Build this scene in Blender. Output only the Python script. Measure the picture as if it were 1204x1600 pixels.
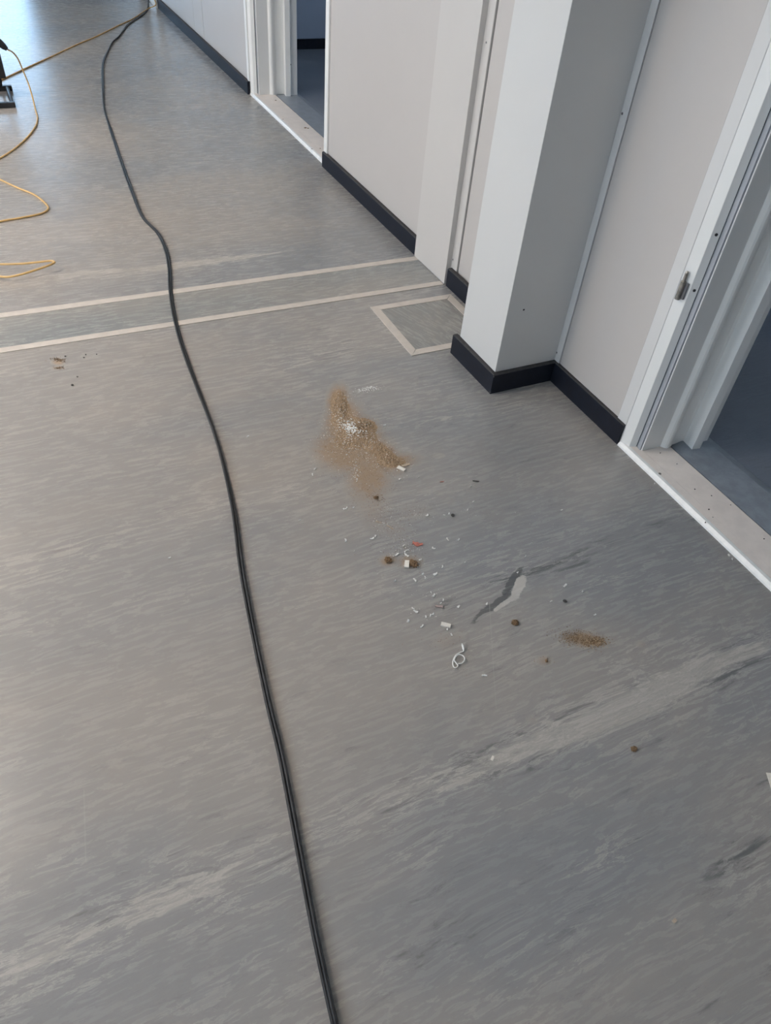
import bpy, bmesh, math, random
import numpy as np
from mathutils import Vector, Matrix

for _o in list(bpy.data.objects):
    bpy.data.objects.remove(_o)
scene = bpy.context.scene
COL = scene.collection
rnd = random.Random(7)

# ------------------------------------------------------------------ camera
H = 1.5                      # camera height above the floor
FPX = 1144.42                # focal length in pixels of the 1204 x 1600 frame
PITCH, YAW, ROLL = 0.8078826, -0.5066828, 0.1023067
ROT = Matrix.Rotation(YAW, 3, 'Z') @ Matrix.Rotation(PITCH, 3, 'X') @ Matrix.Rotation(ROLL, 3, 'Z')
cam_d = bpy.data.cameras.new('camera')
cam = bpy.data.objects.new('camera', cam_d)
COL.objects.link(cam)
cam.matrix_world = Matrix.Translation((0, 0, H)) @ ROT.to_4x4()
cam_d.sensor_fit = 'VERTICAL'
cam_d.sensor_height = 24.0
cam_d.lens = FPX / 1600 * 24.0
cam_d.clip_start = 0.02
scene.camera = cam
cy = scene.cycles
cy.max_bounces, cy.diffuse_bounces, cy.glossy_bounces, cy.transmission_bounces, cy.transparent_max_bounces = 5, 3, 2, 2, 6
cy.caustics_reflective = cy.caustics_refractive = False
cy.use_adaptive_sampling = True
cy.adaptive_threshold = 0.07
cy.adaptive_min_samples = 16

# ------------------------------------------------------------------ sky, exposure
vs = scene.view_settings
vs.view_transform = 'Standard'
vs.look = 'None'
vs.gamma = 1.0
vs.use_curve_mapping = False
vs.exposure = 0.72
world = bpy.data.worlds.new('sky')
scene.world = world
world.use_nodes = True
bg = world.node_tree.nodes['Background']
bg.inputs['Color'].default_value = (0.69, 0.84, 1.0, 1)
bg.inputs['Strength'].default_value = 4.5

LAMP_W = 18.0                # radiance of the ceiling lamp diffusers
LEFT_X = -2.55               # inner face of the window wall
END_Y = 12.5                 # inner face of the end wall
BACK_Y = -2.2
CEIL = 2.62
WINDOWS = [(-0.9, 0.7), (1.3, 2.9), (3.5, 5.1), (5.7, 7.3), (7.9, 9.5)]   # along the window wall; first one added to brighten the near end
SILL, HEAD = 0.85, 2.25
END_DOOR = (-1.1, 0.84)      # glazed door at the end of the corridor
BACK_FILL = (-1.0, -0.62)     # narrow glazed opening added behind the camera to light faces turned that way


def portal(name, loc, rot, sx, sy):
    ld = bpy.data.lights.new(name, 'AREA')
    ld.shape = 'RECTANGLE'
    ld.size, ld.size_y = sx, sy
    ld.cycles.is_portal = True
    o = bpy.data.objects.new(name, ld)
    o.location, o.rotation_euler = loc, rot
    COL.objects.link(o)


for a, b in WINDOWS:
    portal('window_daylight', (LEFT_X - 0.16, (a + b) / 2, (SILL + HEAD) / 2), (0, -math.pi / 2, 0), HEAD - SILL, b - a)
portal('back_fill_daylight', (sum(BACK_FILL) / 2, BACK_Y - 0.12, 1.1), (math.pi / 2, 0, 0), BACK_FILL[1] - BACK_FILL[0], 2.2)
portal('door_daylight', (sum(END_DOOR) / 2, END_Y + 0.16, 1.1), (-math.pi / 2, 0, 0), END_DOOR[1] - END_DOOR[0], 2.2)


# ------------------------------------------------------------------ helpers
def fl(px, py, z=0.0):
    """Point at height z that photograph pixel (px, py) shows."""
    d = ROT @ Vector(((px - 602) / FPX, -(py - 800) / FPX, -1))
    return Vector((0, 0, H)) + d * ((z - H) / d.z)


def tag(o, label=None, cat=None, group=None, kind=None):
    if label:
        o['label'] = label
    if cat:
        o['category'] = cat
    if group:
        o['group'] = group
    if kind:
        o['kind'] = kind
    return o


def obj(name, me, mat, parent=None, smooth=False):
    if isinstance(me, bmesh.types.BMesh):
        m = bpy.data.meshes.new(name)
        bmesh.ops.recalc_face_normals(me, faces=me.faces)
        me.to_mesh(m)
        me.free()
        me = m
    if mat is not None and not me.materials:
        me.materials.append(mat)
    if smooth:
        for p in me.polygons:
            p.use_smooth = True
    o = bpy.data.objects.new(name, me)
    COL.objects.link(o)
    if parent is not None:
        o.parent = parent
        o.matrix_parent_inverse = parent.matrix_basis.inverted()
    return o


def empty(name, loc=(0, 0, 0)):
    o = bpy.data.objects.new(name, None)
    o.empty_display_size = 0.05
    o.location = loc
    COL.objects.link(o)
    return o


def add_box(bm, x0, x1, y0, y1, z0, z1, bevel=0.0, seg=2):
    r = bmesh.ops.create_cube(bm, size=1)
    vs_ = r['verts']
    for v in vs_:
        v.co = Vector(((x0 + x1) / 2 + v.co.x * (x1 - x0), (y0 + y1) / 2 + v.co.y * (y1 - y0), (z0 + z1) / 2 + v.co.z * (z1 - z0)))
    if bevel:
        es = list({e for v in vs_ for e in v.link_edges})
        bmesh.ops.bevel(bm, geom=es, offset=bevel, segments=seg, profile=0.5, affect='EDGES')


def box(*a, **k):
    bm = bmesh.new()
    add_box(bm, *a, **k)
    return bm


def prism(pts, z0, z1, bevel=0.0):
    """Vertical extrusion of a plan outline."""
    bm = bmesh.new()
    lo = [bm.verts.new((x, y, z0)) for x, y in pts]
    hi = [bm.verts.new((x, y, z1)) for x, y in pts]
    n = len(pts)
    bm.faces.new(lo)
    bm.faces.new(hi)
    for i in range(n):
        bm.faces.new((lo[i], lo[(i + 1) % n], hi[(i + 1) % n], hi[i]))
    if bevel:
        bmesh.ops.recalc_face_normals(bm, faces=bm.faces)
        es = [e for e in bm.edges if abs((e.verts[0].co - e.verts[1].co).normalized().z) > 0.9]
        bmesh.ops.bevel(bm, geom=es, offset=bevel, segments=2, profile=0.5, affect='EDGES')
    return bm


def section(pts, y0, y1):
    """Extrusion along Y of an X-Z section."""
    bm = bmesh.new()
    a = [bm.verts.new((x, y0, z)) for x, z in pts]
    b = [bm.verts.new((x, y1, z)) for x, z in pts]
    n = len(pts)
    bm.faces.new(a)
    bm.faces.new(b)
    for i in range(n):
        bm.faces.new((a[i], a[(i + 1) % n], b[(i + 1) % n], b[i]))
    return bm


def cyl(bm, p0, p1, r0, r1=None, seg=12):
    p0, p1 = Vector(p0), Vector(p1)
    r1 = r0 if r1 is None else r1
    d = p1 - p0
    q = d.to_track_quat('Z', 'Y').to_matrix().to_4x4()
    bmesh.ops.create_cone(bm, cap_ends=True, segments=seg, radius1=r0, radius2=r1, depth=d.length,
                          matrix=Matrix.Translation((p0 + p1) / 2) @ q)


def spline(pts, per=8):
    """Catmull-Rom through the points."""
    out = []
    P = [pts[0] * 2 - pts[1]] + pts + [pts[-1] * 2 - pts[-2]]
    for i in range(1, len(P) - 2):
        a, b, c, d = P[i - 1], P[i], P[i + 1], P[i + 2]
        # centripetal-like damping: tangents limited by the chord
        ch = (c - b).length
        m1 = (c - a)
        m2 = (d - b)
        m1 = m1 * (ch / max((c - b).length + (b - a).length, 1e-6))
        m2 = m2 * (ch / max((d - c).length + (c - b).length, 1e-6))
        for k in range(per):
            t = k / per
            t2, t3 = t * t, t * t * t
            out.append(b * (2 * t3 - 3 * t2 + 1) + m1 * (t3 - 2 * t2 + t) + c * (-2 * t3 + 3 * t2) + m2 * (t3 - t2))
    out.append(pts[-1].copy())
    return out


def tube(bm, path, r, seg=10, flat=None):
    """Tube along a path; flat = (half width, half height) for ribbons."""
    rings = []
    up = Vector((0, 0, 1))
    for i, p in enumerate(path):
        t = (path[min(i + 1, len(path) - 1)] - path[max(i - 1, 0)]).normalized()
        s = t.cross(up)
        if s.length < 1e-4:
            s = Vector((1, 0, 0))
        s.normalize()
        n = s.cross(t)
        ring = []
        for k in range(seg):
            a = 2 * math.pi * k / seg
            rr = r(i) if callable(r) else r
            w, h = (flat if flat else (rr, rr))
            ring.append(bm.verts.new(p + s * math.cos(a) * w + n * math.sin(a) * h))
        rings.append(ring)
    for a, b in zip(rings, rings[1:]):
        for k in range(seg):
            bm.faces.new((a[k], a[(k + 1) % seg], b[(k + 1) % seg], b[k]))
    bm.faces.new(rings[0])
    bm.faces.new(rings[-1])


# ------------------------------------------------------------------ materials
class NT:
    def __init__(self, name):
        self.m = bpy.data.materials.new(name)
        self.m.use_nodes = True
        self.t = self.m.node_tree
        self.b = self.t.nodes['Principled BSDF']

    def n(self, kind, **k):
        nd = self.t.nodes.new(kind)
        for a, v in k.items():
            setattr(nd, a, v)
        return nd

    def put(self, sock, v):
        if hasattr(v, 'is_output'):
            self.t.links.new(v, sock)
        elif v is not None:
            sock.default_value = v

    def math(self, op, a, b=None, c=None, clamp=False):
        nd = self.n('ShaderNodeMath', operation=op, use_clamp=clamp)
        for s, v in zip(nd.inputs, (a, b, c)):
            self.put(s, v)
        return nd.outputs[0]

    def vec(self, op, a, b=None, scale=None):
        nd = self.n('ShaderNodeVectorMath', operation=op)
        self.put(nd.inputs[0], a)
        if b is not None:
            self.put(nd.inputs[1], b)
        if scale is not None:
            self.put(nd.inputs['Scale'], scale)
        return nd.outputs['Value'] if op in ('DOT_PRODUCT', 'LENGTH', 'DISTANCE') else nd.outputs['Vector']

    def noise(self, v, scale=1.0, detail=4, rough=0.55, dist=0.0, color=False):
        nd = self.n('ShaderNodeTexNoise')
        self.put(nd.inputs['Vector'], v)
        nd.inputs['Scale'].default_value = scale
        nd.inputs['Detail'].default_value = detail
        nd.inputs['Roughness'].default_value = rough
        nd.inputs['Distortion'].default_value = dist
        return nd.outputs['Color' if color else 0]

    def ss(self, v, a, b, lo=0.0, hi=1.0):
        nd = self.n('ShaderNodeMapRange', interpolation_type='SMOOTHSTEP')
        self.put(nd.inputs['Value'], v)
        for k, x in zip(('From Min', 'From Max', 'To Min', 'To Max'), (a, b, lo, hi)):
            nd.inputs[k].default_value = x
        return nd.outputs[0]

    def mix(self, f, a, b, mode='MIX'):
        nd = self.n('ShaderNodeMix', data_type='RGBA', blend_type=mode)
        self.put(nd.inputs['Factor'], f)
        self.put(nd.inputs['A'] if False else nd.inputs[6], a)
        self.put(nd.inputs[7], b)
        return nd.outputs[2]

    def attr(self, name):
        return self.n('ShaderNodeAttribute', attribute_name=name).outputs['Fac']

    def pos(self):
        return self.n('ShaderNodeNewGeometry').outputs['Position']


def c4(r, g, b):
    return (r, g, b, 1.0)


def plain(name, col, rough=0.5, metal=0.0, var=0.06, scale=6.0, bump=0.0, spec=0.5):
    """Paint or plastic with a little uneven tone."""
    t = NT(name)
    nz = t.noise(t.pos(), scale, 5, 0.6)
    a = c4(*[x * (1 - var) for x in col])
    b = c4(*[min(1, x * (1 + var)) for x in col])
    t.put(t.b.inputs['Base Color'], t.mix(t.ss(nz, 0.3, 0.7), a, b))
    t.put(t.b.inputs['Roughness'], t.math('ADD', rough - 0.05, t.math('MULTIPLY', nz, 0.1)))
    t.b.inputs['Metallic'].default_value = metal
    t.b.inputs['Specular IOR Level'].default_value = spec
    if bump:
        bp = t.n('ShaderNodeBump')
        bp.inputs['Strength'].default_value = bump
        bp.inputs['Distance'].default_value = 0.001
        t.put(bp.inputs['Height'], t.noise(t.pos(), 900, 3))
        t.put(t.b.inputs['Normal'], bp.outputs[0])
    return t.m


def ellipse_axes(px, py, rx, ry, ang=0.0):
    """Floor ellipse (centre and two dual vectors) seen at a photograph spot."""
    c = fl(px, py)
    ca, sa = math.cos(ang), math.sin(ang)
    u = fl(px + rx * ca, py + rx * sa) - c
    v = fl(px - ry * sa, py + ry * ca) - c
    det = u.x * v.y - u.y * v.x
    return c, Vector((v.y / det, -v.x / det, 0)), Vector((-u.y / det, u.x / det, 0))


# sawdust film: (px, py, rx, ry, angle, strength)
DUST = [(528, 628, 16, 26, .1, 1.0), (536, 660, 26, 34, .3, 1.0), (556, 684, 42, 34, .5, 1.0), (584, 706, 46, 24, .6, 1.0),
        (540, 706, 46, 30, .2, .95), (606, 722, 44, 13, -.1, .8), (575, 742, 34, 40, 0, .75), (584, 790, 30, 60, 0, .30),
        (520, 700, 34, 40, 0, .5), (912, 999, 33, 11, .12, .8), (606, 876, 14, 9, 0, .7), (640, 878, 20, 11, 0, .6),
        (588, 777, 12, 7, 0, .5), (650, 800, 40, 26, 0, .22), (616, 830, 34, 22, 0, .25), (700, 1000, 34, 16, -.2, .28),
        (90, 566, 9, 4, .1, .8), (91, 575, 10, 3, -.1, .55), (850, 1032, 14, 8, 0, .5), (831, 1125, 14, 9, 0, .3),
        (668, 946, 60, 22, .1, .16), (1003, 1007, 12, 8, 0, .35), (990, 1171, 8, 5, 0, .45), (300, 690, 90, 40, -.1, .08),
        (250, 740, 60, 26, -.2, .12), (575, 608, 60, 10, -.05, .16), (895, 990, 80, 26, .1, .1),
        (1010, 745, 60, 24, .7, .22), (1120, 850, 80, 24, .75, .2), (870, 615, 40, 12, -.1, .2)]

# marbling that stands out: (px, py, rx, ry, angle, light, dark)
VEINS = [(900, 1130, 300, 26, -.385, .17, .13), (1090, 1050, 190, 26, -.42, .12, .12), (760, 1200, 130, 18, -.36, .13, .05), (990, 1105, 120, 20, -.40, .2, .12),
         (190, 1430, 240, 48, -.40, .14, .05), (300, 1390, 130, 34, -.38, .08, .0), (60, 1500, 110, 30, -.38, .1, .0),
         (330, 1160, 70, 14, -.42, .14, .0), (60, 900, 160, 12, -.3, .1, .06),
         (120, 850, 180, 12, -.28, .08, .08), (950, 1330, 60, 26, -.5, .14, .02), (870, 880, 180, 14, -.35, .04, .14), (760, 640, 160, 10, -.16, .06, .06),
         (700, 1050, 60, 20, -.3, .06, .0), (640, 1330, 60, 24, -.2, .1, .0), (1150, 1350, 70, 24, -.5, .05, .14), (680, 1470, 80, 20, -.6, .0, .12),
         (440, 575, 90, 8, -.12, .12, .0), (330, 408, 120, 5, -.13, .3, .0), (130, 427, 60, 4, -.1, .28, .0), (520, 555, 90, 7, -.15, .1, .06),
         (700, 600, 60, 8, -.1, .08, .0), (450, 770, 90, 10, -.12, .14, .0)]


def lino(name, warm, cool, off=(0, 0, 0), rot=0.0, detail_masks=False, light=(0.58, 0.545, 0.50), dark=(0.115, 0.12, 0.125), contrast=1.0, rough=0.27):
    t = NT(name)
    P = t.pos()
    mp = t.n('ShaderNodeMapping')
    t.put(mp.inputs['Vector'], P)
    mp.inputs['Location'].default_value = off
    mp.inputs['Rotation'].default_value = (0, 0, rot)
    v = mp.outputs[0]
    w0 = t.vec('SUBTRACT', t.noise(v, 2.6, 3, 0.55, color=True), (0.5, 0.5, 0.5))
    w = t.vec('ADD', v, t.vec('MULTIPLY', w0, (0.30, 0.035, 0)))
    w1 = t.vec('SUBTRACT', t.noise(v, 14, 3, 0.6, color=True), (0.5, 0.5, 0.5))
    w = t.vec('ADD', w, t.vec('MULTIPLY', w1, (0.05, 0.007, 0)))
    sA = t.noise(t.vec('MULTIPLY', w, (2.8, 19, 1)), 1, 6, 0.62, 0.15)
    sB = t.noise(t.vec('MULTIPLY', w, (12, 84, 1)), 1, 6, 0.68, 0.35)
    sD = t.noise(t.vec('ADD', t.vec('MULTIPLY', w, (7, 44, 1)), (17.3, 5.1, 2.0)), 1, 6, 0.66, 0.3)
    sC = t.noise(t.vec('MULTIPLY', w, (62, 240, 1)), 1, 4, 0.72, 0.5)
    patch = t.noise(t.vec('MULTIPLY', w, (1.2, 5.0, 1)), 1, 3, 0.55)
    l_in = t.math('ADD', t.math('MULTIPLY', sA, 0.45), t.math('MULTIPLY', sB, 0.55))
    l_in = t.math('ADD', l_in, t.math('MULTIPLY', t.math('SUBTRACT', patch, 0.5), 0.46))
    d_in = t.math('ADD', sD, t.math('MULTIPLY', t.math('SUBTRACT', 0.5, patch), 0.12))
    if detail_masks:
        la, da = t.attr('vein_light'), t.attr('vein_dark')
        l_in = t.math('ADD', l_in, la)
        d_in = t.math('ADD', d_in, da)
    L = t.math('MULTIPLY', t.ss(l_in, 0.615, 0.82), 0.8 * contrast)
    D = t.math('MULTIPLY', t.ss(d_in, 0.595, 0.78), 0.8 * contrast)
    # thin swirling contour lines between the colours of the marbling
    def lines_of(nz, lev, wd):
        return t.ss(t.math('ABSOLUTE', t.math('SUBTRACT', nz, lev)), wd, wd * 0.2)
    hi = t.ss(l_in, 0.48, 0.64)
    lo = t.ss(d_in, 0.46, 0.66)
    LL = t.math('MULTIPLY', t.math('MAXIMUM', lines_of(sB, 0.56, 0.022), t.math('MULTIPLY', lines_of(sD, 0.53, 0.016), 0.8)), t.math('MULTIPLY', hi, 0.50 * contrast))
    DL = t.math('MULTIPLY', t.math('MAXIMUM', lines_of(sB, 0.43, 0.020), t.math('MULTIPLY', lines_of(sA, 0.47, 0.008), 0.5)), t.math('MULTIPLY', lo, 0.42 * contrast))
    zone = t.noise(t.vec('ADD', t.vec('MULTIPLY', w, (0.8, 1.5, 1)), (3.7, 1.2, 0)), 1, 4, 0.55)
    base = t.mix(t.ss(zone, 0.36, 0.62), c4(*warm), c4(*cool))
    tone = t.math('ADD', 0.68, t.math('MULTIPLY', t.math('ADD', t.math('ADD', t.math('MULTIPLY', sB, 0.35), t.math('MULTIPLY', sD, 0.25)), t.math('MULTIPLY', sC, 0.40)), 0.64))
    base = t.mix(1.0, base, t.n('ShaderNodeCombineColor').outputs[0], 'MULTIPLY') if False else t.vec('SCALE', base, scale=tone)
    col = t.mix(D, base, c4(*dark))
    lcol = t.mix(t.ss(sC, 0.35, 0.65), c4(*[x * 0.8 for x in light]), c4(*light))
    col = t.mix(DL, col, c4(*[x * 1.1 for x in dark]))
    col = t.mix(L, col, lcol)
    col = t.mix(LL, col, c4(*[x * 1.05 for x in light]))
    rgh = t.math('ADD', rough - 0.06, t.math('MULTIPLY', sB, 0.12))
    if detail_masks:
        # pale marble patch with a dark flank
        for px, py, rx, ry, ang, cc, am in ((768, 948, 46, 7, -.70, (0.11, 0.115, 0.12), .85), (800, 908, 32, 8, -.95, (0.10, 0.105, 0.11), .85),
                                            (808, 920, 27, 10, -1.05, (0.56, 0.535, 0.50), 1), (787, 943, 24, 5, -.62, (0.54, 0.515, 0.48), 1), (757, 962, 18, 3.5, -.5, (0.40, 0.38, 0.36), .8),
                                            (682, 711, 12, 5, .1, (0.40, 0.375, 0.35), .8)):
            c, u, q = ellipse_axes(px, py, rx, ry, ang)
            wq = t.vec('ADD', P, t.vec('MULTIPLY', w1, (0.045, 0.025, 0)))
            d = t.vec('SUBTRACT', wq, tuple(c))
            a = t.vec('DOT_PRODUCT', d, tuple(u))
            b = t.vec('DOT_PRODUCT', d, tuple(q))
            r = t.math('ADD', t.math('MULTIPLY', a, a), t.math('MULTIPLY', b, b))
            r = t.math('ADD', r, t.math('MULTIPLY', t.math('SUBTRACT', sC, 0.5), 1.2))
            if cc[0] < .2:
                col = t.mix(t.ss(r, 0.9, 0.5, 0, am), col, c4(*cc))
            else:
                col = t.mix(t.ss(r, 0.8, 0.6, 0, am), col, c4(*cc))
        # warmer, paler tone over the left half, weaker at the near end
        sx = t.n('ShaderNodeSeparateXYZ')
        t.put(sx.inputs[0], P)
        noisy_x = t.math('ADD', sx.outputs[0], t.math('MULTIPLY', t.math('SUBTRACT', zone, 0.5), 1.2))
        overlay = t.ss(noisy_x, 0.95, 0.1, 0, 0.34)
        overlay = t.math('MULTIPLY', overlay, t.ss(sx.outputs[1], 0.45, 1.1, 0.45, 1.0))
        col = t.mix(overlay, col, c4(0.46, 0.40, 0.345))
        # sawdust film
        nz = t.noise(P, 46, 6, 0.7)
        nf = t.noise(P, 420, 3, 0.7)
        acc = t.attr('dust')
        k = t.math('ADD', acc, t.math('MULTIPLY', t.math('SUBTRACT', nz, 0.5), t.math('MULTIPLY', acc, 1.5)))
        k = t.math('ADD', k, t.math('MULTIPLY', t.math('SUBTRACT', nf, 0.5), t.math('MULTIPLY', acc, 1.6)))
        k = t.ss(k, 0.10, 0.72, 0, 0.9)
        dcol = t.mix(nf, c4(0.29, 0.20, 0.125), c4(0.47, 0.345, 0.235))
        col = t.mix(k, col, dcol)
        rgh = t.math('ADD', rgh, t.math('MULTIPLY', k, 0.4))
        # faint straight scratches
        for (ax, ay), (bx, by) in (((764, 940), (775, 1110)), ((1120, 960), (1146, 1015)), ((1170, 1085), (1185, 1125)), ((131, 1230), (134, 1350)), ((110, 840), (108, 880))):
            A, B = fl(ax, ay), fl(bx, by)
            T = (B - A)
            ln = T.length
            T.normalize()
            d = t.vec('SUBTRACT', P, tuple(A))
            al = t.vec('DOT_PRODUCT', d, tuple(T))
            ac = t.vec('DOT_PRODUCT', d, (-T.y, T.x, 0))
            s = t.math('MULTIPLY', t.ss(t.math('ABSOLUTE', ac), 0.0016, 0.0006), t.math('MULTIPLY', t.ss(al, 0, 0.01), t.ss(al, ln, ln - 0.01)))
            col = t.mix(t.math('MULTIPLY', s, 0.35), col, c4(0.5, 0.48, 0.45))
    t.put(t.b.inputs['Base Color'], col)
    t.put(t.b.inputs['Roughness'], rgh)
    t.b.inputs['Specular IOR Level'].default_value = 0.5
    bp = t.n('ShaderNodeBump')
    bp.inputs['Strength'].default_value = 0.12
    bp.inputs['Distance'].default_value = 0.002
    t.put(bp.inputs['Height'], t.math('ADD', sB, t.math('MULTIPLY', sC, 0.5)))
    t.put(t.b.inputs['Normal'], bp.outputs[0])
    return t.m


WARM, COOL = (0.368, 0.345, 0.322), (0.292, 0.294, 0.299)
M = {}
M['floor'] = lino('marbled_linoleum', WARM, COOL, detail_masks=True)
M['infill'] = lino('marbled_linoleum_infill', (0.365, 0.345, 0.318), (0.285, 0.292, 0.288), off=(5.3, 2.1, 0))
M['hatch'] = lino('marbled_linoleum_hatch', (0.335, 0.315, 0.288), (0.265, 0.272, 0.265), off=(1.9, 7.7, 0), rot=math.radians(72))
M['room_floor'] = lino('blue_shade_linoleum', (0.23, 0.245, 0.28), (0.17, 0.195, 0.24), off=(9.1, 3.3, 0), contrast=0.7, light=(0.3, 0.32, 0.36), rough=0.33)  # dim bluish room light put into a darker, bluer linoleum colour
M['panel'] = plain('painted_wall_panel', (0.55, 0.52, 0.497), 0.38, var=0.015, scale=2.0)
M['white'] = plain('white_gloss_paint', (0.85, 0.85, 0.83), 0.32, var=0.006)
M['trim'] = plain('pale_edge_trim', (0.69, 0.685, 0.675), 0.35, var=0.008)
M['cover'] = plain('off_white_cover_paint', (0.60, 0.575, 0.55), 0.4, var=0.015, scale=2)
M['pillar'] = plain('light_grey_pillar_paint', (0.63, 0.63, 0.62), 0.4, var=0.012, scale=2)
M['ceiling'] = plain('ceiling_white', (0.75, 0.75, 0.74), 0.7)
M['base'] = plain('navy_black_plastic', (0.010, 0.0125, 0.021), 0.5, var=0.2, scale=30, spec=0.25)
M['base_top'] = plain('dusty_skirting_top', (0.05, 0.048, 0.05), 0.7, var=0.25, scale=60, spec=0.3)
M['tape'] = plain('beige_strip', (0.64, 0.58, 0.52), 0.45, var=0.06, scale=30)
M['thresh'] = plain('cream_threshold_paint', (0.82, 0.745, 0.69), 0.45, var=0.05, scale=20)
M['nose'] = plain('white_nosing', (0.86, 0.86, 0.85), 0.35, var=0.05, scale=40)
M['ramp'] = plain('grey_blue_threshold', (0.27, 0.30, 0.34), 0.35, var=0.12, scale=25)
M['gasket'] = plain('grey_rubber', (0.40, 0.42, 0.45), 0.5)
M['seal'] = plain('dark_gap', (0.03, 0.03, 0.032), 0.7)
M['steel'] = plain('worn_steel', (0.42, 0.39, 0.35), 0.35, metal=1.0, var=0.25, scale=60)
M['screw'] = plain('dull_screw', (0.20, 0.20, 0.21), 0.45, metal=0.6)
M['black_cable'] = plain('dusty_black_rubber', (0.022, 0.022, 0.024), 0.45, var=0.4, scale=25, spec=0.35)
M['yellow_cable'] = plain('yellow_rubber', (0.66, 0.43, 0.17), 0.45, var=0.12, scale=12)
M['black'] = plain('black_plastic', (0.018, 0.019, 0.022), 0.38, var=0.2)
M['alu'] = plain('window_white', (0.72, 0.72, 0.72), 0.35)
M['sawdust'] = plain('sawdust', (0.39, 0.275, 0.175), 0.9, var=0.35, scale=300)
M['grain_a'] = plain('brown_grain', (0.225, 0.14, 0.075), 0.9, var=0.4, scale=400)
M['grain_b'] = plain('tan_grain', (0.56, 0.42, 0.28), 0.9, var=0.3, scale=400)
M['shaving'] = plain('white_plastic_shaving', (0.90, 0.89, 0.86), 0.5, var=0.05, scale=200)
M['chip'] = plain('cream_plastic_chip', (0.86, 0.81, 0.73), 0.5, var=0.05, scale=200)
M['clod'] = plain('brown_clod', (0.21, 0.13, 0.07), 0.95, var=0.55, scale=420)
M['red'] = plain('red_scrap', (0.48, 0.16, 0.12), 0.6, var=0.3, scale=150)
M['pink'] = plain('pink_scrap', (0.42, 0.32, 0.30), 0.7, var=0.3, scale=150)
M['dark'] = plain('dark_crumb', (0.045, 0.04, 0.038), 0.8, var=0.3, scale=200)
M['wood'] = plain('pale_splinter', (0.52, 0.42, 0.32), 0.8, var=0.2, scale=200)
M['ground'] = plain('outside_paving', (0.30, 0.30, 0.28), 0.9, scale=1)
M['room_wall'] = plain('blue_shade_room_wall', (0.38, 0.44, 0.55), 0.5, var=0.02)  # grey wall; its low cool light is painted in as blue-grey
M['wire'] = plain('lamp_lens', (0.6, 0.6, 0.6), 0.15)
g = NT('window_glass')
tr, gl, mx = g.n('ShaderNodeBsdfTransparent'), g.n('ShaderNodeBsdfGlossy'), g.n('ShaderNodeMixShader')
gl.inputs['Roughness'].default_value = 0.02
mx.inputs[0].default_value = 0.06
g.t.links.new(tr.outputs[0], mx.inputs[1])
g.t.links.new(gl.outputs[0], mx.inputs[2])
g.t.links.new(mx.outputs[0], g.t.nodes['Material Output'].inputs['Surface'])
M['glass'] = g.m
M['tinted'] = g.m.copy()
M['tinted'].name = 'blue_tinted_glass'
for nd in M['tinted'].node_tree.nodes:
    if nd.bl_idname == 'ShaderNodeBsdfTransparent':
        nd.inputs[0].default_value = (0.74, 0.84, 0.92, 1)   # tint added to dim and blue the floor glare; crossed twice, both faces
g = NT('lamp_diffuser')
g.b.inputs['Base Color'].default_value = (0.9, 0.9, 0.9, 1)
g.b.inputs['Emission Color'].default_value = (1.0, 0.87, 0.74, 1)
g.b.inputs['Emission Strength'].default_value = LAMP_W
M['lamp'] = g.m

# ------------------------------------------------------------------ the setting
WALL_B = 1.935               # back face of the room-side wall
D1 = (4.095, 5.50)           # doorway of the far room (between skirting ends)
D2 = (-0.012, 1.393)         # doorway of the near room
DOOR_H = 2.06
tag(obj('ground', box(-40, 40, -30, 60, -0.6, -0.45), M['ground']), kind='structure')


def make_floor():
    """Floor with fine cells where marbling and dust are, carrying the stain and vein amounts."""
    def lines(lo, hi, f0, f1, st):
        n = int(round((f1 - f0) / st))
        return np.array([lo] + [f0 + (f1 - f0) * i / n for i in range(n + 1)] + [hi])
    gx = lines(LEFT_X - 0.3, 1.80, -0.6, 1.66, 0.009)
    gy = lines(BACK_Y - 0.2, END_Y + 0.3, -0.1, 3.3, 0.009)
    X, Y = np.meshgrid(gx, gy, indexing='ij')
    nx, ny = X.shape
    me = bpy.data.meshes.new('floor')
    co = np.stack([X, Y, np.zeros_like(X)], -1).reshape(-1, 3)
    i = np.arange(nx * ny).reshape(nx, ny)
    q = np.stack([i[:-1, :-1], i[1:, :-1], i[1:, 1:], i[:-1, 1:]], -1).reshape(-1, 4)
    me.from_pydata(co.tolist(), [], q.tolist())

    def blob(px, py, rx, ry, ang, k):
        c, u, w = ellipse_axes(px, py, rx, ry, ang)
        dx, dy = X - c.x, Y - c.y
        return np.exp(-k * ((dx * u.x + dy * u.y) ** 2 + (dx * w.x + dy * w.y) ** 2))
    vl, vd, du = np.zeros_like(X), np.zeros_like(X), np.zeros_like(X)
    for px, py, rx, ry, ang, lt, dk in VEINS:
        g_ = blob(px, py, rx, ry, ang, 1.0)
        vl += g_ * lt * 1.3
        vd += g_ * dk * 1.25
    for px, py, rx, ry, ang, am in DUST:
        du = np.maximum(du, blob(px, py, rx, ry, ang, 0.9) * am)
    for nm, arr in (('vein_light', vl), ('vein_dark', vd), ('dust', du)):
        at = me.attributes.new(nm, 'FLOAT', 'POINT')
        at.data.foreach_set('value', arr.reshape(-1).astype(np.float32))
    return me


tag(obj('floor', make_floor(), M['floor']), kind='structure')
tag(obj('floor_room', box(1.80, 5.2, BACK_Y - 0.2, END_Y, -0.08, 0.0), M['room_floor']), kind='structure')
tag(obj('ceiling', box(LEFT_X - 0.3, 5.2, BACK_Y - 0.2, END_Y + 0.3, CEIL, CEIL + 0.1), M['ceiling']), kind='structure')

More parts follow.
